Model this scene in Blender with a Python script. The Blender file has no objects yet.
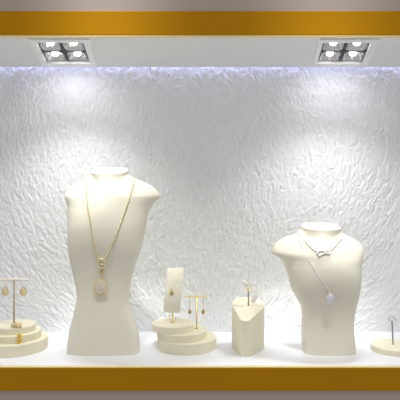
import bpy, bmesh, math, random
import numpy as np
from mathutils import Vector, Matrix
from mathutils.bvhtree import BVHTree

PI = math.pi
random.seed(7)
rng = np.random.default_rng(11)
S = bpy.context.scene
C = S.collection

# ------------------------------------------------------------------ camera
F = 520.0            # focal length in pixels of a 400 px frame
CAMZ = 0.327         # eye height above the display floor
HY = 194.0           # horizon row
cam_d = bpy.data.cameras.new('camera')
cam_d.sensor_width = 36.0
cam_d.lens = 36.0 * F / 400.0
cam_d.shift_y = -(200.0 - HY) / 400.0
cam_d.clip_start = 0.01
cam = bpy.data.objects.new('camera', cam_d)
cam.location = (0, 0, CAMZ)
cam.rotation_euler = (PI / 2, 0, 0)
C.objects.link(cam)
S.camera = cam

# ------------------------------------------------------------------ world, light, exposure
w = bpy.data.worlds.new('World'); S.world = w
w.use_nodes = True
bg = w.node_tree.nodes['Background']
bg.inputs['Color'].default_value = (1.0, 0.97, 0.94, 1)
bg.inputs['Strength'].default_value = 0.48
S.view_settings.view_transform = 'Standard'
S.view_settings.look = 'None'
S.view_settings.exposure = 0.0
S.view_settings.gamma = 1.0
S.view_settings.use_curve_mapping = False

SPOT_FRONT = 2.9
SPOT_BACK = 0.14
STRIP_W = 0.42

def add_light(name, kind, loc, energy, color, target=None, **kw):
    l = bpy.data.lights.new(name, kind)
    l.energy = energy; l.color = color
    for k, v in kw.items(): setattr(l, k, v)
    o = bpy.data.objects.new(name, l); C.objects.link(o)
    o.location = loc
    if target is not None:
        d = Vector(target) - Vector(loc)
        o.rotation_euler = d.to_track_quat('-Z', 'Y').to_euler()
    return o

# assumed cool LED tape tints the wall top lavender through an added, unseen slot
add_light('assumed_led_tape', 'AREA', (0, 1.2262, 0.652), STRIP_W, (0.58, 0.58, 1.0),
          target=(0, 1.2265, 0), shape='RECTANGLE', size=1.2, size_y=0.006)
# soft unseen fill light added high in front of the window
add_light('front_fill_light', 'AREA', (0.0, -0.2, 3.0), 17.0, (1.0, 0.97, 0.92),
          target=(0, 1.05, 0.3), shape='RECTANGLE', size=2.0, size_y=0.6)

# two narrow unseen spots added to brighten the chests of the busts
for tx, tz, e in ((-0.185, 0.455, 330.0), (0.245, 0.40, 315.0)):
    add_light('bust_fill_spot', 'SPOT', (tx * 0.8, 0.0, 2.6), e, (1.0, 0.98, 0.94), target=(tx, 1.03, tz),
              spot_size=math.radians(7.2), spot_blend=1.0, shadow_soft_size=0.08)

def at(px, py, d):
    return Vector(((px - 200.0) / F * d, d, CAMZ - (py - HY) / F * d))

# ------------------------------------------------------------------ materials
def mat(name, col, rough=0.5, metal=0.0, spec=0.5, bump=None, noise=None, coat=0.0, emit=None, sheen=0.0, trans=0.0, sss=0.0):
    m = bpy.data.materials.new(name); m.use_nodes = True
    nt = m.node_tree; b = nt.nodes['Principled BSDF']
    b.inputs['Base Color'].default_value = (*col, 1)
    b.inputs['Roughness'].default_value = rough
    b.inputs['Metallic'].default_value = metal
    b.inputs['Specular IOR Level'].default_value = spec
    b.inputs['Coat Weight'].default_value = coat
    b.inputs['Transmission Weight'].default_value = trans
    if sss:
        b.inputs['Subsurface Weight'].default_value = sss
        b.inputs['Subsurface Scale'].default_value = 0.004
    if emit:
        b.inputs['Emission Color'].default_value = (*emit[0], 1)
        b.inputs['Emission Strength'].default_value = emit[1]
    tc = None
    if bump or noise:
        tc = nt.nodes.new('ShaderNodeTexCoord')
    if noise:                                   # (scale, amount) slight mottling of the colour
        n = nt.nodes.new('ShaderNodeTexNoise'); n.inputs['Scale'].default_value = noise[0]
        n.inputs['Detail'].default_value = 4
        nt.links.new(tc.outputs['Object'], n.inputs['Vector'])
        mx = nt.nodes.new('ShaderNodeMix'); mx.data_type = 'RGBA'
        a = noise[1]
        mx.inputs[6].default_value = (*[max(0, c * (1 - a)) for c in col], 1)
        mx.inputs[7].default_value = (*[min(1, c * (1 + a)) for c in col], 1)
        nt.links.new(n.outputs['Fac'], mx.inputs[0])
        nt.links.new(mx.outputs[2], b.inputs['Base Color'])
    if bump:                                    # (scale, strength, distance)
        n = nt.nodes.new('ShaderNodeTexNoise'); n.inputs['Scale'].default_value = bump[0]
        n.inputs['Detail'].default_value = 3
        nt.links.new(tc.outputs['Object'], n.inputs['Vector'])
        bp = nt.nodes.new('ShaderNodeBump')
        bp.inputs['Strength'].default_value = bump[1]; bp.inputs['Distance'].default_value = bump[2]
        nt.links.new(n.outputs['Fac'], bp.inputs['Height'])
        nt.links.new(bp.outputs['Normal'], b.inputs['Normal'])
    return m

M = {}
M['gold_frame'] = mat('ochre_gold_lacquer', (0.44, 0.205, 0.002), 0.5, 0.0, 0.08, noise=(6, 0.06))
M['facade'] = mat('mauve_grey_paint', (0.40, 0.335, 0.305), 0.8, noise=(5, 0.05))
M['ceiling'] = mat('ceiling_paint', (0.76, 0.775, 0.77), 0.7, noise=(8, 0.02))
M['floor'] = mat('white_laminate', (0.915, 0.93, 0.98), 0.28, spec=0.45, noise=(10, 0.015))
M['wall'] = mat('sculpted_plaster', (0.86, 0.88, 0.895), 0.7, spec=0.12, noise=(9, 0.05))
M['side'] = mat('side_paint', (0.7, 0.7, 0.72), 0.7, noise=(9, 0.03))
M['bust'] = mat('cream_leatherette', (0.79, 0.765, 0.65), 0.55, spec=0.3, noise=(14, 0.015), bump=(900, 0.06, 0.0005))
M['stand'] = mat('cream_suede', (0.86, 0.82, 0.65), 0.6, spec=0.25, noise=(20, 0.02), bump=(700, 0.08, 0.0005))
M['trim'] = mat('white_powder_coat', (0.82, 0.82, 0.81), 0.4, noise=(30, 0.01))
M['black'] = mat('dark_housing', (0.05, 0.05, 0.055), 0.5, noise=(30, 0.1))
M['chrome'] = mat('faceted_reflector', (0.78, 0.78, 0.80), 0.12, 1.0, noise=(40, 0.03))
M['led'] = mat('led_lens', (1, 1, 1), 0.3, emit=((1, 0.98, 0.95), 9.0))
M['gold'] = mat('yellow_gold', (0.83, 0.62, 0.22), 0.25, 1.0, noise=(200, 0.05))
M['gold_bright'] = mat('bright_yellow_gold', (0.93, 0.66, 0.13), 0.32, 0.5, noise=(200, 0.05))
M['gold_dim'] = mat('brushed_brass', (0.38, 0.30, 0.18), 0.4, 1.0, noise=(200, 0.05))
M['gold_light'] = mat('pale_gold', (0.90, 0.80, 0.50), 0.35, 0.45, noise=(200, 0.05))
M['rose'] = mat('rose_gold_pave', (0.80, 0.69, 0.40), 0.4, 0.35, noise=(900, 0.2), bump=(1500, 0.5, 0.001))
M['opal'] = mat('pale_pink_stone', (0.74, 0.66, 0.53), 0.25, spec=0.6, coat=0.4, noise=(260, 0.14))
M['lilac'] = mat('lilac_white_stone', (0.78, 0.77, 0.90), 0.15, spec=0.7, coat=0.5, noise=(300, 0.1))
M['silver'] = mat('bright_silver', (0.90, 0.90, 0.88), 0.3, 0.35, noise=(300, 0.04))
M['steel'] = mat('brushed_steel', (0.33, 0.31, 0.29), 0.35, 1.0, noise=(200, 0.06))
M['pave'] = mat('pave_stones', (0.80, 0.80, 0.78), 0.2, 0.4, noise=(900, 0.25), bump=(1600, 0.5, 0.001))
M['pearl'] = mat('white_pearl', (0.9, 0.89, 0.86), 0.2, spec=0.6, coat=0.5, noise=(200, 0.03))
M['greenstone'] = mat('olive_stone', (0.36, 0.31, 0.13), 0.2, spec=0.7, coat=0.5, noise=(400, 0.2))
M['tbar_white'] = mat('cream_enamel', (0.84, 0.80, 0.70), 0.4, noise=(50, 0.02))

# ------------------------------------------------------------------ helpers
def wloc(o):
    v = Vector((0, 0, 0))
    while o is not None:
        v += o.location; o = o.parent
    return v

def obj(name, bm, m, parent=None, origin=None, smooth=True, auto=None):
    """link bm (world coordinates) as ONE mesh object"""
    bmesh.ops.remove_doubles(bm, verts=bm.verts, dist=1e-7)
    bmesh.ops.recalc_face_normals(bm, faces=bm.faces)
    me = bpy.data.meshes.new(name)
    base = Vector(origin) if origin is not None else Vector((0, 0, 0))
    if parent is not None:
        base = wloc(parent)
    bmesh.ops.translate(bm, verts=bm.verts, vec=-base)
    for f in bm.faces: f.smooth = smooth
    if auto is not None:
        for e in bm.edges:
            if len(e.link_faces) == 2 and e.calc_face_angle(0) > auto: e.smooth = False
    bm.to_mesh(me); bm.free()
    me.materials.append(m)
    o = bpy.data.objects.new(name, me); C.objects.link(o)
    if parent is not None: o.parent = parent
    else: o.location = base
    return o

def tag(o, label, cat, group=None):
    o['label'] = label; o['category'] = cat
    if group: o['group'] = group
    return o

def thing(name, label, cat, loc, group=None):
    o = bpy.data.objects.new(name, None); C.objects.link(o)
    o.empty_display_size = 0.01
    o.location = loc
    return tag(o, label, cat, group)

def struct(name, bm, m, smooth=False):
    o = obj(name, bm, m, smooth=smooth); o['kind'] = 'structure'; return o

def add_box(bm, x0, x1, y0, y1, z0, z1, bev=0.0):
    t = bmesh.new()
    bmesh.ops.create_cube(t, size=1.0)
    for v in t.verts:
        v.co = Vector(((x0 + x1) / 2 + v.co.x * (x1 - x0), (y0 + y1) / 2 + v.co.y * (y1 - y0), (z0 + z1) / 2 + v.co.z * (z1 - z0)))
    if bev: bmesh.ops.bevel(t, geom=t.edges[:], offset=bev, segments=2, profile=0.5, affect='EDGES')
    merge(bm, t)

def merge(bm, t):
    me = bpy.data.meshes.new('tmp'); t.to_mesh(me); t.free()
    bm.from_mesh(me); bpy.data.meshes.remove(me)

def lathe(bm, c, prof, n=48):
    """prof: list of (r, z) around the vertical axis through c, closed with caps"""
    rings = []
    for r, z in prof:
        if r < 1e-6:
            rings.append([bm.verts.new((c[0], c[1], c[2] + z))])
        else:
            rings.append([bm.verts.new((c[0] + r * math.cos(2 * PI * i / n), c[1] + r * math.sin(2 * PI * i / n), c[2] + z)) for i in range(n)])
    bridge(bm, rings)
    return rings

def bridge(bm, rings, closed=True):
    for a, b in zip(rings, rings[1:]):
        if len(a) == 1 and len(b) == 1: continue
        n = max(len(a), len(b))
        for i in range(n if closed else n - 1):
            j = (i + 1) % n
            if len(a) == 1: bm.faces.new((a[0], b[i], b[j]))
            elif len(b) == 1: bm.faces.new((a[i], a[j], b[0]))
            else: bm.faces.new((a[i], a[j], b[j], b[i]))

def tube(bm, pts, r, n=8, closed=False, taper=None):
    pts = [Vector(p) for p in pts]
    rings = []; k = len(pts)
    up = None
    for i, p in enumerate(pts):
        if closed: t = (pts[(i + 1) % k] - pts[i - 1])
        else: t = pts[min(i + 1, k - 1)] - pts[max(i - 1, 0)]
        t.normalize()
        if up is None:
            up = Vector((0, 0, 1)) if abs(t.z) < 0.9 else Vector((0, 1, 0))
        s = t.cross(up).normalized(); up = s.cross(t).normalized()
        rr = r if taper is None else r * taper[i]
        rings.append([bm.verts.new(p + rr * (math.cos(2 * PI * q / n) * s + math.sin(2 * PI * q / n) * up)) for q in range(n)])
    bridge(bm, rings + ([rings[0]] if closed else []))
    if not closed:
        bm.faces.new(rings[0]); bm.faces.new(rings[-1])

def ball(bm, c, r, sc=(1, 1, 1), rot=None, seg=12, ring=8):
    t = bmesh.new(); bmesh.ops.create_uvsphere(t, u_segments=seg, v_segments=ring, radius=r)
    mt = Matrix.Translation(c) @ (rot.to_4x4() if rot is not None else Matrix.Identity(4)) @ Matrix.Diagonal((*sc, 1))
    bmesh.ops.transform(t, matrix=mt, verts=t.verts)
    merge(bm, t)

def torus(bm, c, R, r, rot=None, n=28, m=8, sc=(1, 1)):
    q = rot if rot is not None else Matrix.Identity(3)
    pts = [Vector(c) + q @ Vector((R * sc[0] * math.cos(2 * PI * i / n), 0, R * sc[1] * math.sin(2 * PI * i / n))) for i in range(n)]
    tube(bm, pts, r, m, closed=True)

def smooth_path(pts, n):
    """resample through Catmull-Rom"""
    P = [Vector(p) for p in pts]
    out = []
    P = [2 * P[0] - P[1]] + P + [2 * P[-1] - P[-2]]
    for i in range(1, len(P) - 2):
        for k in range(12):
            t = k / 12
            a, b, c, d = P[i - 1], P[i], P[i + 1], P[i + 2]
            out.append(0.5 * ((2 * b) + (c - a) * t + (2 * a - 5 * b + 4 * c - d) * t * t + (3 * b - a - 3 * c + d) * t ** 3))
    out.append(P[-2])
    L = [0.0]
    for a, b in zip(out, out[1:]): L.append(L[-1] + (b - a).length)
    res = []
    j = 0
    for k in range(n):
        s = L[-1] * k / (n - 1)
        while j < len(L) - 2 and L[j + 1] < s: j += 1
        u = (s - L[j]) / max(1e-9, L[j + 1] - L[j])
        res.append(out[j].lerp(out[j + 1], min(1, max(0, u))))
    return res, L[-1]

# ------------------------------------------------------------------ setting
XW = 0.62            # half width of the display case
YF, YB = 0.9886, 1.2232   # front edge of the floor, back edge of the ceiling
YWALL = 1.232        # face of the sculpted wall (mean)
ZC = 0.6256          # ceiling
YFACE = 0.978        # face of the gold frame

bm = bmesh.new(); add_box(bm, -XW, XW, YF, 1.26, -0.03, 0.0, 0.0015); struct('floor', bm, M['floor'])
bm = bmesh.new(); add_box(bm, -XW - 0.02, -XW, YF, 1.26, -0.03, 0.75); struct('wall_left', bm, M['side'])
bm = bmesh.new(); add_box(bm, XW, XW + 0.02, YF, 1.26, -0.03, 0.75); struct('wall_right', bm, M['side'])

# the downlight openings (skewed quads on the ceiling): outer trim and inner opening, (x, y) front-left, front-right, back-right, back-left
FIX = {
    'l': dict(out=[(-0.3300, 0.9990), (-0.2105, 0.9990), (-0.2420, 1.2080), (-0.3650, 1.2080)],
              inn=[(-0.3215, 1.0190), (-0.2290, 1.0190), (-0.2490, 1.1800), (-0.3480, 1.1800)]),
    'r': dict(out=[(0.2290, 0.9990), (0.3470, 0.9990), (0.3880, 1.2080), (0.2590, 1.2080)],
              inn=[(0.2420, 1.0190), (0.3350, 1.0190), (0.3690, 1.1800), (0.2655, 1.1800)]),
}
def quad_uv(q, u, v):
    a = Vector((*q[0], 0)).lerp(Vector((*q[1], 0)), u); b = Vector((*q[3], 0)).lerp(Vector((*q[2], 0)), u)
    p = a.lerp(b, v); return p.x, p.y

# ceiling board with two openings, plus an unseen lid added above it to stop light leaks
bm = bmesh.new()
def poly(zs, pts): bm.faces.new([bm.verts.new((x, y, zs)) for x, y in pts])
L_, R_ = FIX['l']['inn'], FIX['r']['inn']
y0, y1 = 1.0190, 1.1800
for z in (ZC, ZC + 0.006):
    poly(z, [(-XW, YF), (XW, YF), (XW, y0), R_[1], R_[0], L_[1], L_[0], (-XW, y0)])
    poly(z, [(-XW, y1), L_[3], L_[2], R_[3], R_[2], (XW, y1), (XW, YB), (-XW, YB)])
    poly(z, [(-XW, y0), L_[0], L_[3], (-XW, y1)])
    poly(z, [L_[1], R_[0], R_[3], L_[2]])
    poly(z, [R_[1], (XW, y0), (XW, y1), R_[2]])
bm.faces.new([bm.verts.new(p) for p in ((-XW, YB, ZC), (XW, YB, ZC), (XW, YB, ZC + 0.006), (-XW, YB, ZC + 0.006))])
add_box(bm, -XW, XW, YF, 1.26, 0.72, 0.74)
ceil_o = struct('ceiling', bm, M['ceiling'])

# sculpted wall: overlapping feather-shaped plaster strokes pressed along a fanning field
PITCH = 0.0012
xs = np.arange(-XW, XW + 1e-6, PITCH); zs = np.arange(-0.02, 0.715, PITCH)
H = np.zeros((len(zs), len(xs)), np.float32)
def field(x, z):
    pt = np.array([0.0, 0.95]); pb = np.array([0.01, -0.09])
    p = np.array([x, z]); a = p - pb; b = pt - p
    e = a / (a @ a) + b / (b @ b)
    return math.atan2(e[1], e[0])
cells = []
gz_, gx_ = 0.0115, 0.0072
row = 0; z_ = 0.75
while z_ > -0.06:
    for kx in range(int((2 * XW + 0.06) / gx_)):
        cells.append((-XW - 0.03 + (kx + 0.5 * (row % 2)) * gx_ + rng.normal(0, 0.0028), z_ + rng.normal(0, 0.0060)))
    z_ -= gz_; row += 1
cells.sort(key=lambda p: -p[1])                # lower strokes overlap the feet of the ones above
for x0_, z0_ in cells:
    ang = field(x0_, z0_) + rng.normal(0, 0.20)
    ln = rng.uniform(0.024, 0.044); wd = rng.uniform(0.0038, 0.0062); roll = rng.normal(0, 0.22)
    amp = rng.uniform(0.0006, 0.0020); off = rng.normal(0, 0.0007)
    ca, sa = math.cos(ang), math.sin(ang)
    i0 = max(0, int((x0_ - ln + XW) / PITCH)); i1 = min(len(xs), int((x0_ + ln + XW) / PITCH) + 2)
    j0 = max(0, int((z0_ - ln + 0.02) / PITCH)); j1 = min(len(zs), int((z0_ + ln + 0.02) / PITCH) + 2)
    if i1 <= i0 or j1 <= j0: continue
    X, Z = np.meshgrid(xs[i0:i1] - x0_, zs[j0:j1] - z0_)
    u = (X * ca + Z * sa) / (ln * 0.5); v = (-X * sa + Z * ca)
    wl_ = wd * np.sqrt(np.clip(1 - np.clip(u, -1, 1) ** 4, 0, 1)) * (0.8 + 0.2 * u)
    q = np.abs(v) / np.maximum(wl_, 1e-6)
    inside = (np.abs(u) < 1) & (q < 1)
    h = 0.0026 + off + amp * u + roll * v - 0.0011 * q ** 3 - 0.0014 * np.abs(u) ** 5
    H[j0:j1, i0:i1] = np.where(inside, h, H[j0:j1, i0:i1])
# slight softening of the edges
Hp = np.pad(H, 1, mode='edge')
H = 0.60 * H + 0.10 * (Hp[:-2, 1:-1] + Hp[2:, 1:-1] + Hp[1:-1, :-2] + Hp[1:-1, 2:])
H *= 0.72
nz, nx = H.shape
gx, gz = np.meshgrid(xs, zs)
co = np.stack([gx, YWALL + 0.004 - H, gz], -1).reshape(-1, 3).astype(np.float32)
idx = np.arange(nz * nx).reshape(nz, nx)
fa = np.stack([idx[:-1, :-1], idx[:-1, 1:], idx[1:, 1:], idx[1:, :-1]], -1).reshape(-1, 4)
me = bpy.data.meshes.new('wall_back')
me.vertices.add(len(co)); me.vertices.foreach_set('co', co.ravel())
me.loops.add(fa.size); me.loops.foreach_set('vertex_index', fa.ravel().astype(np.int32))
me.polygons.add(len(fa)); me.polygons.foreach_set('loop_start', np.arange(0, fa.size, 4, dtype=np.int32))
me.polygons.foreach_set('use_smooth', np.ones(len(fa), bool))
me.update(calc_edges=True); me.validate()
me.materials.append(M['wall'])
wb = bpy.data.objects.new('wall_back', me); C.objects.link(wb); wb['kind'] = 'structure'

# facade and gold frame around the opening
ZT = CAMZ + (HY - 10.8) / F * YFACE       # top of the upper gold band
ZB = CAMZ - (391.0 - HY) / F * YFACE      # bottom of the lower one
bm = bmesh.new()
b_ = 0.0015
add_box(bm, -XW - 0.05, XW + 0.05, YFACE, YF, ZC, ZT, b_)
add_box(bm, -XW - 0.05, XW + 0.05, YFACE, YF, ZB, 0.0, b_)
add_box(bm, -XW - 0.05, -XW, YFACE, YF, 0.0, ZC, b_)
add_box(bm, XW, XW + 0.05, YFACE, YF, 0.0, ZC, b_)
struct('trim_1', bm, M['gold_frame'])
bm = bmesh.new()
add_box(bm, -1.2, 1.2, 0.982, 1.02, ZT, 1.2)
add_box(bm, -1.2, 1.2, 0.982, 1.02, -0.6, ZB)
add_box(bm, -1.2, -XW - 0.05, 0.982, 1.02, ZB, ZT)
add_box(bm, XW + 0.05, 1.2, 0.982, 1.02, ZB, ZT)
struct('wall_front', bm, M['facade'])

# pale strip on the frame's inner edges, coloured lighter to read as lit lip
M['bead'] = mat('lit_lip_gold', (0.86, 0.72, 0.36), 0.4, 0.0, 0.3, noise=(20, 0.04))
bm = bmesh.new()
add_box(bm, -XW, XW, YFACE + 0.0008, YF, ZC - 0.0022, ZC + 0.0002, 0.0005)
add_box(bm, -XW, XW, YFACE + 0.0008, YF, -0.0004, 0.0014, 0.0005)
struct('trim_2', bm, M['bead'])

# ------------------------------------------------------------------ recessed downlights
def downlight(key, label):
    f = FIX[key]; q = f['inn']
    cx = sum(p[0] for p in f['out']) / 4; cy = sum(p[1] for p in f['out']) / 4
    t = thing('recessed_downlight', label, 'ceiling light', (cx, cy, ZC), 'square four-lamp ceiling downlights')
    # trim ring
    bm = bmesh.new()
    zt, zl = ZC - 0.0003, ZC - 0.0028
    o_, i_ = f['out'], f['inn']
    def ring(pts, z): return [bm.verts.new((x, y, z)) for x, y in pts]
    def ins(pts, k): return [(cx + (x - cx) * k, cy + (y - cy) * k) for x, y in pts]
    bridge(bm, [ring(o_, zt), ring(ins(o_, 0.995), zl), ring(ins(i_, 1.01), zl), ring(i_, zl + 0.001), ring(i_, ZC + 0.008)])
    obj('trim_ring', bm, M['trim'], t, smooth=False)
    # housing can
    bm = bmesh.new()
    bridge(bm, [ring(ins(i_, 1.012), ZC + 0.0065), ring(ins(i_, 1.012), ZC + 0.05)])
    bm.faces.new([bm.verts.new((x, y, ZC + 0.05)) for x, y in ins(i_, 1.012)])
    obj('housing', bm, M['black'], t, smooth=False)
    # baffle cross between the cells
    bm = bmesh.new()
    for (ua, va, ub, vb) in ((0.485, 0, 0.515, 1), (0, 0.475, 1, 0.525)):
        lo = [quad_uv(q, *p) for p in ((ua, va), (ub, va), (ub, vb), (ua, vb))]
        bridge(bm, [ring(lo, ZC + 0.003), ring(lo, ZC + 0.03)])
        bm.faces.new([bm.verts.new((x, y, ZC + 0.003)) for x, y in lo])
    obj('baffle', bm, M['black'], t, smooth=False)
    for iu in (0, 1):
        for iv in (0, 1):
            u0 = 0.035 + iu * 0.5; u1 = u0 + 0.43; v0 = 0.035 + iv * 0.5; v1 = v0 + 0.43
            bm = bmesh.new(); rings = []
            NS = 24; NR = 7
            for k in range(NR + 1):
                s = 1 - 0.82 * k / NR
                dep = 0.003 + 0.026 * (1 - (1 - k / NR) ** 1.8)
                rr = []
                e = 2 + 5 * (1 - k / NR)
                for a in range(NS):
                    th = 2 * PI * (a + 0.5) / NS
                    c_, s_ = math.cos(th), math.sin(th)
                    m_ = (abs(c_) ** e + abs(s_) ** e) ** (-1 / e)
                    fl = 1.0 + (0.10 if (a // 2) % 2 else -0.10) * math.sin(PI * k / NR)
                    x, y = quad_uv(q, (u0 + u1) / 2 + (u1 - u0) / 2 * s * m_ * c_ * fl, (v0 + v1) / 2 + (v1 - v0) / 2 * s * m_ * s_ * fl)
                    rr.append(bm.verts.new((x, y, ZC + dep)))
                rings.append(rr)
            bridge(bm, rings)
            bm.faces.new(rings[-1])
            rf = obj('reflector', bm, M['chrome'], t, smooth=False)
            x, y = quad_uv(q, (u0 + u1) / 2, (v0 + v1) / 2)
            bm = bmesh.new()
            lathe(bm, (x, y, ZC), [(0, 0.0040), (0.0045, 0.0048), (0.0070, 0.0072), (0.0078, 0.011), (0.0078, 0.024), (0, 0.024)], 20)
            obj('led_lens', bm, M['led'], rf)
            back = (iv == 1)
            add_light('downlight_lamp', 'SPOT', (x, y, ZC - 0.001), SPOT_BACK if back else SPOT_FRONT, (0.92, 0.93, 1.0) if back else (1.0, 0.985, 0.95),
                      target=(x, y + (0.50 if back else 0.03), 0.0), spot_size=math.radians(126 if back else 104), spot_blend=1.0, shadow_soft_size=0.012)
    return t
downlight('l', 'square white-trimmed four-lamp downlight in the ceiling above the tall bust')
downlight('r', 'square white-trimmed four-lamp downlight in the ceiling above the short bust')

# ------------------------------------------------------------------ busts
CYB = 1.073
def bust(name, label, leftp, rightp, depth, lip_y, right_is_back, x_base, lip_tilt):
    """leftp/rightp: silhouette rows (row, column); depth: rows (row, front, back, exponent)"""
    yl = np.array([p[0] for p in leftp]); xl = np.array([p[1] for p in leftp])
    yr = np.array([p[0] for p in rightp]); xr = np.array([p[1] for p in rightp])
    dy = np.array([p[0] for p in depth]); df = [p[1] for p in depth]; db = [p[2] for p in depth]; dn = [p[3] for p in depth]
    ybot = HY + CAMZ * F / CYB
    top = lip_y
    ys = np.linspace(top, ybot, int((ybot - top) / 0.8))
    def sm(a, k=2):
        for _ in range(k):
            b = a.copy(); b[1:-1] = 0.25 * a[:-2] + 0.5 * a[1:-1] + 0.25 * a[2:]; a = b
        return a
    XL = sm(np.interp(ys, yl, xl)); XR = sm(np.interp(ys, yr, xr))
    DF = sm(np.interp(ys, dy, df), 60); DB = sm(np.interp(ys, dy, db), 40); DN = sm(np.interp(ys, dy, dn), 24)
    bm = bmesh.new(); rings = []; N = 96
    for k, y in enumerate(ys):
        z = CAMZ - (y - HY) / F * CYB
        kb = 0.75
        dl = CYB + (0 if right_is_back else DB[k] * kb); dr = CYB + (DB[k] * kb if right_is_back else 0)
        x0 = (XL[k] - 200) / F * dl; x1 = (XR[k] - 200) / F * dr
        c = (x0 + x1) / 2; a = (x1 - x0) / 2
        tilt = math.tan(math.radians(lip_tilt)) * max(0.0, 1 - (y - top) / 16.0) ** 1.0
        rr = []
        for i in range(N):
            th = 2 * PI * i / N
            cs, sn = math.cos(th), math.sin(th)
            n_ = DN[k] if sn < 0 else DN[k] + 1.6 * min(1, max(0, (y - top - 6) / 20))
            dx = a * math.copysign(abs(cs) ** (2 / n_), cs)
            dd = (DF[k] if sn < 0 else DB[k]) * math.copysign(abs(sn) ** (2 / n_), sn)
            rr.append(bm.verts.new((c + dx, CYB + dd, z + dd * tilt)))
        rings.append(rr)
    # rounded neck cap
    r0 = rings[0]; cen = sum((v.co for v in r0), Vector()) / N
    caps = []
    for s, up in ((0.975, 0.0012), (0.93, 0.0020), (0.6, 0.0024)):
        caps.append([bm.verts.new(cen + (v.co - cen) * s + Vector((0, -0.25 * up, up))) for v in r0])
    ctr = [bm.verts.new(cen + Vector((0, -0.0006, 0.0025)))]
    allr = [ctr] + caps[::-1] + rings
    bridge(bm, allr)
    bm.faces.new(rings[-1])
    bm.normal_update()
    bvh = BVHTree.FromBMesh(bm)
    o = obj(name, bm, M['bust'], origin=(x_base, CYB, 0), auto=math.radians(50))
    tag(o, label, 'display bust')
    return o, bvh

tallL = [(171, 91.8), (174, 92), (176.2, 90.4), (178, 88.2), (180, 85), (181.8, 80), (183.5, 76), (185.5, 72.5), (188, 69.6), (190.7, 67.3), (194, 65.3), (196.8, 64.7), (199, 65.2), (201, 66.2), (206.5, 67.7), (220, 68.3), (239.5, 68.3), (254.5, 69.6), (268, 72.5), (278.5, 74.8), (287, 76.6), (296, 77.6), (303, 76.6), (316, 73.4), (329.5, 69.8), (343, 67.5), (352, 67.0)]
tallR = [(171, 129.2), (174, 129), (176.2, 131.2), (178.3, 134.8), (180, 139.5), (181.8, 144.5), (186.3, 153.5), (191.5, 158.8), (195, 160.8), (197, 161), (199, 158.8), (205, 153.5), (212.5, 150), (220, 148.3), (235, 145.5), (250, 142.3), (263.5, 137), (278.5, 132.8), (287, 131.2), (298, 130.2), (304, 130.2), (313.7, 132.8), (327, 137), (338.5, 140), (352, 140.9)]
tallD = [(171, 0.030, 0.031, 3.3), (174, 0.030, 0.031, 3.1), (178, 0.031, 0.031, 1.75), (183, 0.036, 0.030, 1.4), (190, 0.043, 0.031, 1.45), (200, 0.049, 0.033, 1.7), (214, 0.0555, 0.036, 2.0), (228, 0.058, 0.039, 2.3), (242, 0.053, 0.040, 2.5), (258, 0.040, 0.04, 2.9), (280, 0.026, 0.04, 3.2), (298, 0.020, 0.04, 3.4), (315, 0.0195, 0.04, 3.4), (335, 0.0205, 0.04, 3.2), (352, 0.0225, 0.04, 3.0)]
tall, tall_bvh = bust('necklace_bust', 'tall cream bust with a long gold bead necklace, left of centre on the white shelf', tallL, tallR, tallD, 171, True, -0.2, 13.0)

shortL = [(226.5, 299.4), (229, 299.6), (231, 297.8), (232.6, 296), (234.4, 293.8), (235.6, 289), (236.9, 283.8), (239, 279.6), (241.9, 275.6), (245, 272.8), (248, 271), (252, 269.8), (254, 271), (255, 272.5), (258.8, 278.6), (263.8, 282.2), (275, 286), (287.5, 289), (297.5, 293.8), (307.5, 299.4), (315, 300.8), (325, 300.4), (337, 300), (352, 300.6)]
shortR = [(226.5, 339.6), (229, 339.4), (231, 340), (233.4, 341.6), (235, 346), (238, 352.5), (242.5, 358.8), (248.8, 363), (254, 363.6), (258.8, 362.6), (266, 360.4), (275, 360), (285, 359.2), (302.5, 356), (315, 353.8), (330, 353.2), (345, 355), (352, 355.4)]
shortD = [(226.5, 0.031, 0.031, 2.8), (229, 0.031, 0.031, 2.6), (233, 0.031, 0.031, 1.75), (238, 0.036, 0.030, 1.4), (245, 0.043, 0.031, 1.45), (253, 0.050, 0.034, 1.7), (266, 0.058, 0.037, 2.1), (276, 0.058, 0.04, 2.4), (288, 0.050, 0.042, 2.7), (300, 0.038, 0.044, 3.0), (314, 0.027, 0.044, 3.4), (326, 0.0215, 0.044, 3.4), (340, 0.0215, 0.044, 3.2), (352, 0.0225, 0.044, 3.0)]
short, short_bvh = bust('necklace_bust', 'short cream bust wearing two silver necklaces, right of centre on the white shelf', shortL, shortR, shortD, 226.5, False, 0.26, 10.0)

EYE = Vector((0, 0, CAMZ))
def on(bvh, px, py, lift):
    """the point of a bust's surface at a place, lifted off along the surface normal"""
    d = at(px, py, 1.0) - EYE
    h, nrm, _, _ = bvh.ray_cast(EYE, d.normalized())
    if h is None: h, nrm, _, _ = bvh.find_nearest(at(px, py, CYB))
    if nrm.dot(d) > 0: nrm = -nrm
    return h + nrm * lift, nrm

def back_arc(p0, p1, yback):
    """the hidden run of a chain round the nape, between the two shoulder points"""
    out = []
    for k in range(1, 8):
        t = k / 8
        out.append(Vector((p0.x + (p1.x - p0.x) * t, p0.y + (p1.y - p0.y) * t + (yback - (p0.y + p1.y) / 2) * math.sin(PI * t) ** 0.6,
                           p0.z + (p1.z - p0.z) * t + 0.003 * math.sin(PI * t))))
    return out

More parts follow.
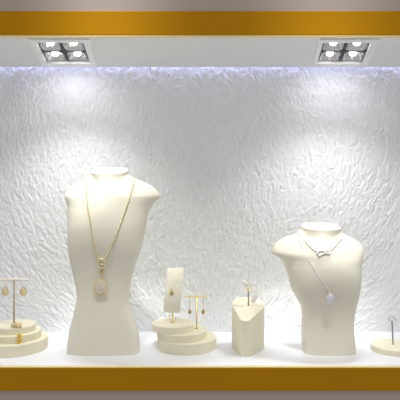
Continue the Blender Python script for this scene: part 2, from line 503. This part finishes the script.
# ---- gold bead necklace on the tall bust
pl = [(88.3, 178.6), (86.9, 182), (86.5, 190), (87.4, 203.5), (90.2, 219), (92.8, 238), (95.8, 250), (99.0, 258.3)]
pr = [(105.0, 257.5), (110.3, 248.5), (116, 235), (121.6, 220), (128.8, 199), (132.4, 187), (133.4, 181.5), (132.6, 178.6)]
rb = 0.0019
A = [on(tall_bvh, *p, rb * 0.9)[0] for p in pl]; B = [on(tall_bvh, *p, rb * 0.9)[0] for p in pr]
nk = thing('bead_necklace', 'long gold bead necklace with a pear drop pendant, worn by the tall bust', 'necklace', A[-1])
bm = bmesh.new()
loop = B + back_arc(B[-1], A[0], CYB + 0.041) + A
_, ln = smooth_path(loop, 50); pts, ln = smooth_path(loop, int(ln / 0.0049))
for p in pts: ball(bm, p, rb, seg=8, ring=6)
obj('bead_chain', bm, M['gold_light'], nk)
bm = bmesh.new(); tube(bm, pts, rb * 0.5, 6); obj('shade_core', bm, M['gold_dim'], nk)  # dark core tube put in for the shade between the pale beads
nrm = on(tall_bvh, 101, 275, 0)[1]
def frame_for(nrm):
    y = -nrm.normalized()                    # local +y into the surface
    z = Vector((0, 0, 1)); z = (z - y * z.dot(y)).normalized()
    x = y.cross(z)
    return Matrix((x, y, z)).transposed()
px2m = CYB / F * 0.96
def local_pts(c, fr, pts2, off=0): return [Vector(c) + fr @ Vector((x * px2m, -off, -y * px2m)) for x, y in pts2]
c, n_ = on(tall_bvh, 101.8, 262.8, 0.0022); fr = frame_for(n_)
bm = bmesh.new()
tube(bm, local_pts(c, fr, [(-3, -4.4), (0, -5), (3, -4.4), (3.5, 0), (3, 3.2), (0.6, 5.2), (-0.6, 5.2), (-3, 3.2), (-3.5, 0)]), 0.0017, 8, closed=True)
tube(bm, local_pts(c, fr, [(-2.4, 0.4), (0, 1.2), (2.4, 0.4)], 0.0006), 0.0011, 6)
lk = obj('buckle_link', bm, M['gold_light'], nk)
bm = bmesh.new()
c, n_ = on(tall_bvh, 101.6, 271, 0.0022); fr = frame_for(n_)
torus(bm, c, 0.0035, 0.0011, fr, 18, 6, sc=(0.6, 1.15))
ball(bm, c + fr @ Vector((0, 0, -0.0055)), 0.0026, (0.8, 0.8, 1.2))
obj('bail', bm, M['gold'], nk)
c, n_ = on(tall_bvh, 100.6, 286, 0.0035); fr = frame_for(n_)
def drop_outline(w, h, n=40, pw=1.35):
    out = []
    for i in range(n):
        t = 2 * PI * i / n
        y = -math.cos(t) * h / 2                       # -h/2 top, +h/2 bottom
        x = math.sin(t) * (math.sin(abs(t if t <= PI else 2 * PI - t) / 2)) ** pw * w / 2 * 1.12
        out.append((x, y))
    return out
def stone_from_outline(bm, c, fr, pts2, thick, k=px2m):
    rings = []
    for s, o_ in ((0.9, -0.9), (1.0, -0.2), (1.0, 0.1), (0.86, 0.62), (0.55, 0.92)):
        rings.append([bm.verts.new(Vector(c) + fr @ Vector((x * s * k, -o_ * thick, -y * s * k))) for x, y in pts2])
    bridge(bm, rings); bm.faces.new(rings[0])
    ct = [bm.verts.new(Vector(c) + fr @ Vector((0, -thick, 0)))]
    bridge(bm, [rings[-1], ct])
bm = bmesh.new(); stone_from_outline(bm, c, fr, drop_outline(13.2, 18.5, 40, 0.75), 0.0036)
st = obj('drop_stone', bm, M['opal'], nk)
st['label'] = 'pale pink pear-shaped stone'
bm = bmesh.new(); tube(bm, local_pts(c, fr, drop_outline(14.4, 20, 40, 0.75)), 0.0014, 8, closed=True)
rimo = bm
for i, p in enumerate(local_pts(c, fr, drop_outline(14.4, 20, 26, 0.75), 0.0012)): ball(bm, p, 0.0011, seg=6, ring=5)
obj('setting', bm, M['gold_light'], nk)

# ---- silver choker on the short bust
pl = [(298.6, 231.2), (299.8, 235), (306, 242), (313, 249.2), (317, 252)]
pr = [(329.5, 251), (333.5, 247.5), (338, 242.4), (340.6, 238.4), (340.8, 234.4)]
A = [on(short_bvh, *p, 0.0012)[0] for p in pl]; B = [on(short_bvh, *p, 0.0012)[0] for p in pr]
ck = thing('choker_necklace', 'short silver choker with an open link clasp, upper of two on the short bust', 'necklace', A[-1])
bm = bmesh.new()
loop = B + back_arc(B[-1], A[0], CYB + 0.041) + A
pts, ln = smooth_path(loop, 150)
for i, p in enumerate(pts): ball(bm, p, 0.00135, seg=7, ring=5)
tube(bm, pts, 0.0008, 5)
obj('chain', bm, M['silver'], ck)
bm = bmesh.new()
c, n_ = on(short_bvh, 321, 252.8, 0.002); fr = frame_for(n_)
R1 = fr @ Matrix.Rotation(math.radians(-8), 3, 'Y')
torus(bm, c, 0.0075, 0.0016, R1, 26, 7, sc=(1.0, 0.52))
obj('link', bm, M['pave'], ck)
bm = bmesh.new()
c, n_ = on(short_bvh, 326.6, 252.4, 0.0025); fr = frame_for(n_)
torus(bm, c, 0.0068, 0.0014, fr @ Matrix.Rotation(math.radians(12), 3, 'Y'), 26, 7, sc=(1.0, 0.42))
obj('link', bm, M['silver'], ck)
bm = bmesh.new()
c, n_ = on(short_bvh, 319.5, 256.0, 0.002); fr = frame_for(n_)
ball(bm, c, 0.0024, (1.3, 0.8, 0.9)); ball(bm, c + fr @ Vector((-0.0045, 0, 0.004)), 0.0018, (1, .8, 1))
obj('charm', bm, M['silver'], ck)

# ---- long silver necklace on the short bust
pl = [(297.6, 233.2), (298.2, 237.5), (302, 246.5), (308.5, 259.8), (315.5, 271), (322, 281), (328.4, 289.6)]
pr = [(329.6, 289.2), (332.4, 280), (337.6, 261), (340.6, 246), (341.6, 240), (341.9, 236.2)]
A = [on(short_bvh, *p, 0.0007)[0] for p in pl]; B = [on(short_bvh, *p, 0.0007)[0] for p in pr]
ln_ = thing('pendant_necklace', 'long fine silver necklace with a pale oval pendant, lower of two on the short bust', 'necklace', A[-1])
bm = bmesh.new()
loop = B + back_arc(B[-1], A[0], CYB + 0.043) + A
pts, _ = smooth_path(loop, 220)
tube(bm, pts, 0.00075, 6)
for p in pts[::2]: ball(bm, p, 0.00105, seg=6, ring=5)
obj('chain', bm, M['silver'], ln_)
bm = bmesh.new()
c, n_ = on(short_bvh, 329.1, 291, 0.002); fr = frame_for(n_)
torus(bm, c, 0.0022, 0.0009, fr @ Matrix.Rotation(PI / 3, 3, 'Z'), 16, 6, sc=(1, 1.3))
obj('bail', bm, M['silver'], ln_)
c, n_ = on(short_bvh, 329.5, 297.4, 0.003); fr = frame_for(n_)
bm = bmesh.new()
stone_from_outline(bm, c, fr, [(4.1 * math.sin(t) * (0.84 + 0.16 * (1 - math.cos(t)) / 2 * 1), -5.3 * math.cos(t)) for t in np.linspace(0, 2 * PI, 32, endpoint=False)], 0.0042)
s_ = obj('oval_stone', bm, M['lilac'], ln_); s_['label'] = 'milky lilac oval stone'
bm = bmesh.new()
tube(bm, local_pts(c, fr, [(4.4 * math.sin(t), -5.6 * math.cos(t)) for t in np.linspace(0, 2 * PI, 32, endpoint=False)]), 0.0008, 6, closed=True)
obj('setting', bm, M['silver'], ln_)

# ------------------------------------------------------------------ tiered round stands
def disc(bm, x, y, z0, z1, r):
    b = 0.0012
    lathe(bm, (x, y, 0), [(0, z0), (r - b * 0.5, z0), (r, z0 + b * 0.5), (r, z1 - b), (r - b * 0.35, z1 - b * 0.3), (r - b, z1), (0, z1)], 80)

def tiers(label, specs):
    t = thing('tiered_stand', label, 'jewellery stand', (specs[0][0], specs[0][1], 0))
    for x, y, z0, z1, r in specs:
        bm = bmesh.new(); disc(bm, x, y, z0, z1, r)
        obj('tier', bm, M['stand'], t, auto=math.radians(20))
    return t
LX, LY = -0.3930, 1.104
tiers('cream stand of three concentric round tiers at the left edge of the shelf',
      [(LX, LY, 0, 0.0234, 0.068), (LX, LY, 0.0234, 0.0383, 0.0535), (LX, LY, 0.0383, 0.0516, 0.0425)])
MY = 1.115
tiers('cream stand of three off-centre round tiers between the tall bust and the ring block',
      [(-0.0279, MY, 0, 0.0225, 0.063), (-0.0386, MY, 0.0225, 0.0377, 0.0535), (-0.0579, MY, 0.0377, 0.0519, 0.0448)])

# ------------------------------------------------------------------ T-bar earring stands
def tbar(label, x, y, z0, zt, x0, x1, rp, rbar, mb, mp):
    t = thing('earring_stand', label, 'earring stand', (x, y, z0))
    bm = bmesh.new()
    lathe(bm, (x, y, 0), [(0, z0), (rp * 2.2, z0), (rp * 2.2, z0 + 0.001), (rp, z0 + 0.0025), (rp, zt - rbar * 0.4), (0, zt - rbar * 0.4)], 16)
    obj('pole', bm, mp, t)
    bm = bmesh.new()
    pts = [Vector((a, y, zt)) for a in (x0, x0 + 0.0006, x0 + 0.0012, (x0 + x1) / 2, x1 - 0.0012, x1 - 0.0006, x1)]
    tube(bm, pts, rbar, 12, taper=[0.6, 0.9, 1, 1, 1, 0.9, 0.6])
    obj('crossbar', bm, mb, t)
    return t
zt = at(14, 279.6, LY).z
tbar('tall T-bar earring stand with cream crossbar on the three concentric tiers', at(14, 0, LY).x, LY, 0.0516, zt, at(-1.2, 0, LY).x, at(29, 0, LY).x, 0.0016, 0.0024, M['tbar_white'], M['gold_dim'])
zt2 = at(196.5, 296.6, MY).z
tx2 = at(196.5, 0, MY).x
tbar('small gold T-bar earring stand on the middle tier, right of the curved panel', tx2, MY, 0.0377, zt2, at(184.2, 0, MY).x, at(208, 0, MY).x, 0.0016, 0.0019, M['gold_light'], M['gold'])

def drop_earring(label, x, y, zbar, rbar, group=None):
    """pear drop on a shepherd hook hung over the crossbar"""
    t = thing('drop_earring', label, 'earring', (x, y, zbar - 0.022), group)
    bm = bmesh.new()
    yy = y - rbar - 0.0006
    pts = [Vector((x, y + rbar + 0.0006, zbar - 0.006)), Vector((x, y + rbar + 0.0006, zbar)), Vector((x, y, zbar + rbar + 0.0004)), Vector((x, yy, zbar)), Vector((x, yy, zbar - 0.006)), Vector((x, yy, zbar - 0.0155))]
    p2, _ = smooth_path(pts, 24)
    tube(bm, p2, 0.0005, 6)
    obj('hook', bm, M['gold_light'], t)
    c = Vector((x, yy - 0.0002, zbar - 0.0240)); fr = Matrix.Identity(3)
    k = LY / F
    bm = bmesh.new(); stone_from_outline(bm, c, fr, drop_outline(6.2, 7.8, 28, 0.8), 0.003, k)
    s = obj('drop', bm, M['rose'], t)
    bm = bmesh.new(); tube(bm, [c + fr @ Vector((a * k, 0.0003, -b * k)) for a, b in drop_outline(6.8, 8.5, 28, 0.8)], 0.0007, 6, closed=True)
    obj('rim', bm, M['gold'], s)
drop_earring('gold pear-drop earring hanging left of the pole on the tall T-bar', at(5.7, 0, LY).x, LY, zt, 0.0024, 'pear-drop earrings on the tall stand')
drop_earring('gold pear-drop earring hanging right of the pole on the tall T-bar', at(23.7, 0, LY).x, LY, zt, 0.0024, 'pear-drop earrings on the tall stand')

def wire_earring(label, x, y, zbar, rbar, group=None):
    t = thing('dangle_earring', label, 'earring', (x, y, zbar - 0.033), group)
    yy = y - rbar - 0.0005
    bm = bmesh.new()
    torus(bm, (x, y, zbar), rbar + 0.0008, 0.0006, Matrix.Rotation(PI / 2, 3, 'Z'), 16, 6)
    obj('hook', bm, M['gold'], t)
    bm = bmesh.new()
    tube(bm, [Vector((x, yy, zbar - 0.001)), Vector((x, yy, zbar - 0.015)), Vector((x, yy, zbar - 0.028))], 0.0006, 6)
    obj('chain', bm, M['gold'], t)
    bm = bmesh.new()
    ball(bm, (x, yy, zbar - 0.0325), 0.0032, (0.85, 0.7, 1.35))
    d = obj('drop', bm, M['greenstone'], t)
    bm = bmesh.new()
    torus(bm, (x, yy, zbar - 0.0325), 0.0031, 0.0007, None, 20, 6, sc=(0.95, 1.45))
    obj('rim', bm, M['gold'], d)
wire_earring('long thin gold earring hanging left of the pole on the small T-bar', at(189.8, 0, MY).x, MY, zt2, 0.0019, 'dangling earrings on the small stand')
wire_earring('long thin gold earring hanging right of the pole on the small T-bar', at(203.2, 0, MY).x, MY, zt2, 0.0019, 'dangling earrings on the small stand')

# ------------------------------------------------------------------ jewellery lying on the left tiers
def ring_lying(name, label, cat, c, R, r, rot, m, stone=None, ms=None, group=None, z0=None):
    t = thing(name, label, cat, (c[0], c[1], z0 if z0 is not None else c[2]), group)
    bm = bmesh.new(); torus(bm, c, R, r, rot, 30, 10)
    obj('band', bm, m, t)
    if stone:
        bm = bmesh.new(); 
        for p, rr, sc in stone: ball(bm, Vector(c) + rot @ Vector(p), rr, sc)
        obj('stone', bm, ms, t)
    return t
dS = LY - 0.030
zS = 0.0516
pS = at(14.2, 324, dS)
g = 'pink gold studs at the pole foot'
def stud(label, px, d, r):
    x = at(px, 0, d).x
    t = thing('stud_earring', label, 'earring', (x, d, zS), g)
    bm = bmesh.new(); ball(bm, (x, d, zS + r * 0.8), r, (1, 0.9, 0.85), seg=14, ring=10)
    for k in range(26):
        a = random.uniform(0, 2 * PI); e = random.uniform(-0.2, 1.4)
        v = Vector((math.cos(a) * math.cos(e), 0.9 * math.sin(a) * math.cos(e), 0.85 * math.sin(e))) * r
        ball(bm, Vector((x, d, zS + r * 0.8)) + v * 0.97, r * 0.22, seg=6, ring=5)
    obj('cluster', bm, M['rose'], t)
    bm = bmesh.new(); torus(bm, (x, d, zS + r * 0.42), r * 0.98, r * 0.13, Matrix.Rotation(PI / 2, 3, 'X'), 24, 6)
    obj('rim', bm, M['gold_light'], t)
stud('smaller pinkish gold cluster earring on the top tier, left of its pair', 13.4, dS, 0.0052)
stud('larger pinkish gold cluster earring on the top tier, right of its pair', 18.6, dS - 0.001, 0.0062)

# gold knot earring leaning on the middle tier's front edge, standing on the bottom tier
dK = math.sqrt(max(0, 0.0535 ** 2 - (at(19, 0, 1.05).x - LX) ** 2))
yK = LY - dK - 0.0042
xK = at(19, 0, yK).x
kt = thing('hoop_earring', 'bright yellow gold hoop earring standing on the bottom tier against the middle one', 'earring', (xK, yK, 0.0234))
bm = bmesh.new(); torus(bm, (xK, yK, 0.0234 + 0.0062), 0.0044, 0.0018, Matrix.Rotation(math.radians(35), 3, 'Z'), 26, 10, sc=(0.8, 1.0))
obj('lower_loop', bm, M['gold_bright'], kt)
bm = bmesh.new(); torus(bm, (xK + 0.0012, yK, 0.0234 + 0.0152), 0.0042, 0.0022, Matrix.Rotation(math.radians(-20), 3, 'Z'), 26, 10, sc=(0.9, 0.95))
obj('upper_loop', bm, M['gold_bright'], kt)

# ------------------------------------------------------------------ curved pendant panel on the middle stand
pY = MY - 0.006
ppx = at(172.8, 0, pY).x
zt3 = 0.0519
pt = thing('pendant_display', 'curved cream panel on a gold pole, on the topmost off-centre tier', 'jewellery stand', (ppx, pY, zt3))
top_z = at(0, 268.2, pY + 0.026).z; bot_z = at(0, 312, pY).z
bm = bmesh.new(); nS = 24; th = 0.0022
fr_, bk_ = [], []
def panel_prof(t):      # t 0 bottom .. 1 top: an arc that leans back towards the top
    return pY - 0.010 * math.sin(PI * (0.18 + 0.62 * t)) + 0.034 * t ** 2.2 - 0.0005
rows = []
for k in range(nS + 1):
    t = k / nS
    z = bot_z + (top_z - bot_z) * t
    xl = at(163.4 + (166.7 - 163.4) * t ** 0.9, 0, pY).x; xr = at(180.2 + (183.4 - 180.2) * t ** 0.9, 0, pY).x
    y = panel_prof(t)
    rows.append((xl, xr, y, z))
rings = []
for xl, xr, y, z in rows:
    e = 0.0006
    rings.append([bm.verts.new(p) for p in ((xl, y + e, z), (xl + e, y, z), (xr - e, y, z), (xr, y + e, z), (xr, y + th, z), (xl, y + th, z))])
bridge(bm, rings); bm.faces.new(rings[0]); bm.faces.new(rings[-1])
bm.normal_update()
panel_bvh = BVHTree.FromBMesh(bm)
obj('panel', bm, M['bust'], pt, auto=math.radians(40))
bm = bmesh.new()
lathe(bm, (ppx, pY + 0.001, 0), [(0, zt3), (0.0042, zt3), (0.0042, zt3 + 0.0008), (0.0016, zt3 + 0.0022), (0.0016, bot_z + 0.02), (0, bot_z + 0.02)], 16)
obj('pole', bm, M['gold'], pt)
sn = thing('fine_necklace', 'fine gold chain with a small oval pendant draped on the curved panel', 'necklace', on(panel_bvh, 171.8, 290, 0)[0])
bm = bmesh.new()
P = [on(panel_bvh, x, y, 0.0006)[0] for x, y in ((167.4, 269), (168.3, 276), (169.8, 284), (171.6, 289.6), (174.6, 284), (177.8, 276.4), (181.4, 269.2))]
p2, _ = smooth_path(P, 70)
# over the top edge and down behind
tb = panel_prof(1.0) + th + 0.0006
p2 = [Vector((p2[0].x, tb, top_z - 0.02)), Vector((p2[0].x, tb, top_z)), Vector((p2[0].x, tb - th * 0.6, top_z + 0.0008))] + p2 + [Vector((p2[-1].x, tb - th * 0.6, top_z + 0.0008)), Vector((p2[-1].x, tb, top_z)), Vector((p2[-1].x, tb, top_z - 0.02))]
tube(bm, p2, 0.0006, 5)
obj('chain', bm, M['gold_light'], sn)
c, n_ = on(panel_bvh, 171.8, 293.2, 0.0018); fr = frame_for(n_)
bm = bmesh.new(); ball(bm, c, 0.0034, (0.75, 0.55, 1.25), fr); s_ = obj('stone', bm, M['greenstone'], sn); s_['label'] = 'dark olive oval stone'
bm = bmesh.new(); torus(bm, c, 0.0034, 0.0010, fr, 22, 6, sc=(0.9, 1.4)); torus(bm, c + fr @ Vector((0, 0, 0.0066)), 0.0014, 0.0006, fr, 12, 5)
obj('setting', bm, M['gold'], sn)
# the short tail of a second chain hanging behind the panel's lower edge
bm = bmesh.new()
xq = at(170.2, 0, pY).x; yq = panel_prof(0.0) + th + 0.0012
tube(bm, [Vector((xq - 0.0012, yq, bot_z + 0.012)), Vector((xq - 0.0016, yq, bot_z)), Vector((xq - 0.0012, yq, bot_z - 0.006))], 0.0006, 5)
ball(bm, (xq - 0.0010, yq, bot_z - 0.0085), 0.0020, (0.9, .8, 1.4))
obj('chain_tail', bm, M['gold_light'], sn)

# ------------------------------------------------------------------ ring block
def rounded_poly(corners, radii, seg=10):
    out = []; n = len(corners)
    for i in range(n):
        p = Vector((*corners[i], 0)); a = Vector((*corners[i - 1], 0)); b = Vector((*corners[(i + 1) % n], 0))
        u = (a - p).normalized(); v = (b - p).normalized(); ang = u.angle(v)
        r = radii[i]; dist = r / math.tan(ang / 2)
        cc = p + (u + v).normalized() * (r / math.sin(ang / 2))
        s = p + u * dist; e = p + v * dist
        a0 = (s - cc); a1 = (e - cc)
        tot = a0.angle(a1); axis = a0.cross(a1).normalized()
        for k in range(seg + 1):
            q = cc + (Matrix.Rotation(tot * k / seg, 3, axis) @ a0)
            out.append((q.x, q.y))
    return out
foot = rounded_poly([(0.0870, 1.0290), (0.1620, 1.1300), (0.0600, 1.1300)], [0.012, 0.026, 0.026], 14)
def ztop(y): return 0.0715 + 0.36 * (y - 1.043)
bm = bmesh.new()
fc = Vector((sum(p[0] for p in foot) / len(foot), sum(p[1] for p in foot) / len(foot), 0))
def inset(k): return [(fc.x + (x - fc.x) * k, fc.y + (y - fc.y) * k) for x, y in foot]
rings = []
for k, zf in ((0.985, lambda y: 0.0), (1.0, lambda y: 0.001), (1.0, lambda y: ztop(y) - 0.0012), (0.995, lambda y: ztop(y) - 0.0004), (0.975, lambda y: ztop(y))):
    rings.append([bm.verts.new((x, y, zf(y))) for x, y in inset(k)])
bridge(bm, rings); bm.faces.new(rings[0]); bm.faces.new(rings[-1])
rbk = thing('ring_block', 'tall cream block with sloping heart-shaped top holding one ring on a pin', 'ring stand', (fc.x, fc.y, 0))
obj('block', bm, M['stand'], rbk, auto=math.radians(12))
yp = 1.098; xp = at(248.4, 0, yp).x
bm = bmesh.new()
zp = at(0, 288.5, yp).z
lathe(bm, (xp, yp, 0), [(0, ztop(yp) - 0.002), (0.0016, ztop(yp) - 0.002), (0.0013, zp - 0.003), (0.0009, zp), (0, zp)], 14)
obj('pin', bm, M['gold_dim'], rbk)
# the ring threaded on the pin tip
cR = at(248.9, 287.4, yp - 0.002)
rg = thing('finger_ring', 'gold ring with a white stone on the pin of the heart-topped block', 'ring', cR)
rot = Matrix.Rotation(math.radians(24), 3, 'Z') @ Matrix.Rotation(math.radians(-12), 3, 'X')
bm = bmesh.new(); torus(bm, cR, 0.0066, 0.0019, rot, 30, 8, sc=(0.92, 1.0))
obj('band', bm, M['gold_light'], rg)
bm = bmesh.new()
cs = at(245.0, 282.8, yp - 0.004)
ball(bm, cs, 0.0056, (1.4, 0.8, 0.75), Matrix.Rotation(math.radians(35), 3, 'Y'), 16, 10)
s_ = obj('stone', bm, M['pearl'], rg); s_['label'] = 'white stone on the upper left of the ring'
ct = at(254.6, 297.4, yp - 0.004)
tg = thing('ring_tag', 'small white leaf-shaped tag tied to the ring on the heart-topped block', 'tag', ct)
bm = bmesh.new(); fr = Matrix.Rotation(math.radians(28), 3, 'Y')
stone_from_outline(bm, ct, fr, drop_outline(6.6, 11.5, 28, 0.8), 0.0009, 0.0021)
obj('leaf', bm, M['pearl'], tg)
bm = bmesh.new(); tube(bm, [ct + fr @ Vector((0, 0.0002, 0.0115)), (ct + fr @ Vector((0, 0.0002, 0.0115))).lerp(cR + rot @ Vector((0.0061, 0, -0.003)), 0.5) + Vector((0.0006, 0, 0)), cR + rot @ Vector((0.0058, 0, -0.003))], 0.0007, 6)
obj('thread', bm, M['gold_light'], tg)

# ------------------------------------------------------------------ round ring stand at the right edge
RX, RY = 0.4046, 1.09
rs = thing('ring_stand', 'low round cream disc with a thin steel pin at the right edge', 'ring stand', (RX, RY, 0))
bm = bmesh.new(); disc(bm, RX, RY, 0, 0.0115, 0.0455); obj('base', bm, M['stand'], rs, auto=math.radians(20))
bm = bmesh.new()
zp = at(0, 320.5, RY).z
tube(bm, [Vector((RX, RY, 0.010)), Vector((RX - 0.0008, RY, 0.035)), Vector((RX - 0.0022, RY, zp))], 0.0015, 10)
obj('pin', bm, M['steel'], rs)
cR = Vector((RX - 0.0026, RY, zp + 0.003))
rg = thing('jewelled_ring', 'silver jewelled ring with white stones on the pin of the low disc', 'ring', cR)
bm = bmesh.new(); torus(bm, cR, 0.0068, 0.0012, Matrix.Rotation(math.radians(20), 3, 'Z') @ Matrix.Rotation(math.radians(40), 3, 'X'), 28, 8, sc=(1, 0.75)); obj('band', bm, M['silver'], rg)
bm = bmesh.new()
for k in range(7):
    a = PI * (k / 6)
    p = cR + Vector((-0.0066 * math.cos(a), -0.003, 0.0058 * math.sin(a) - 0.001))
    ball(bm, p, 0.0021, seg=8, ring=6)
obj('small_stones', bm, M['pave'], rg)
bm = bmesh.new(); ball(bm, cR + Vector((0, -0.0035, 0.0008)), 0.0030, seg=12, ring=8); obj('pearl', bm, M['pearl'], rg)
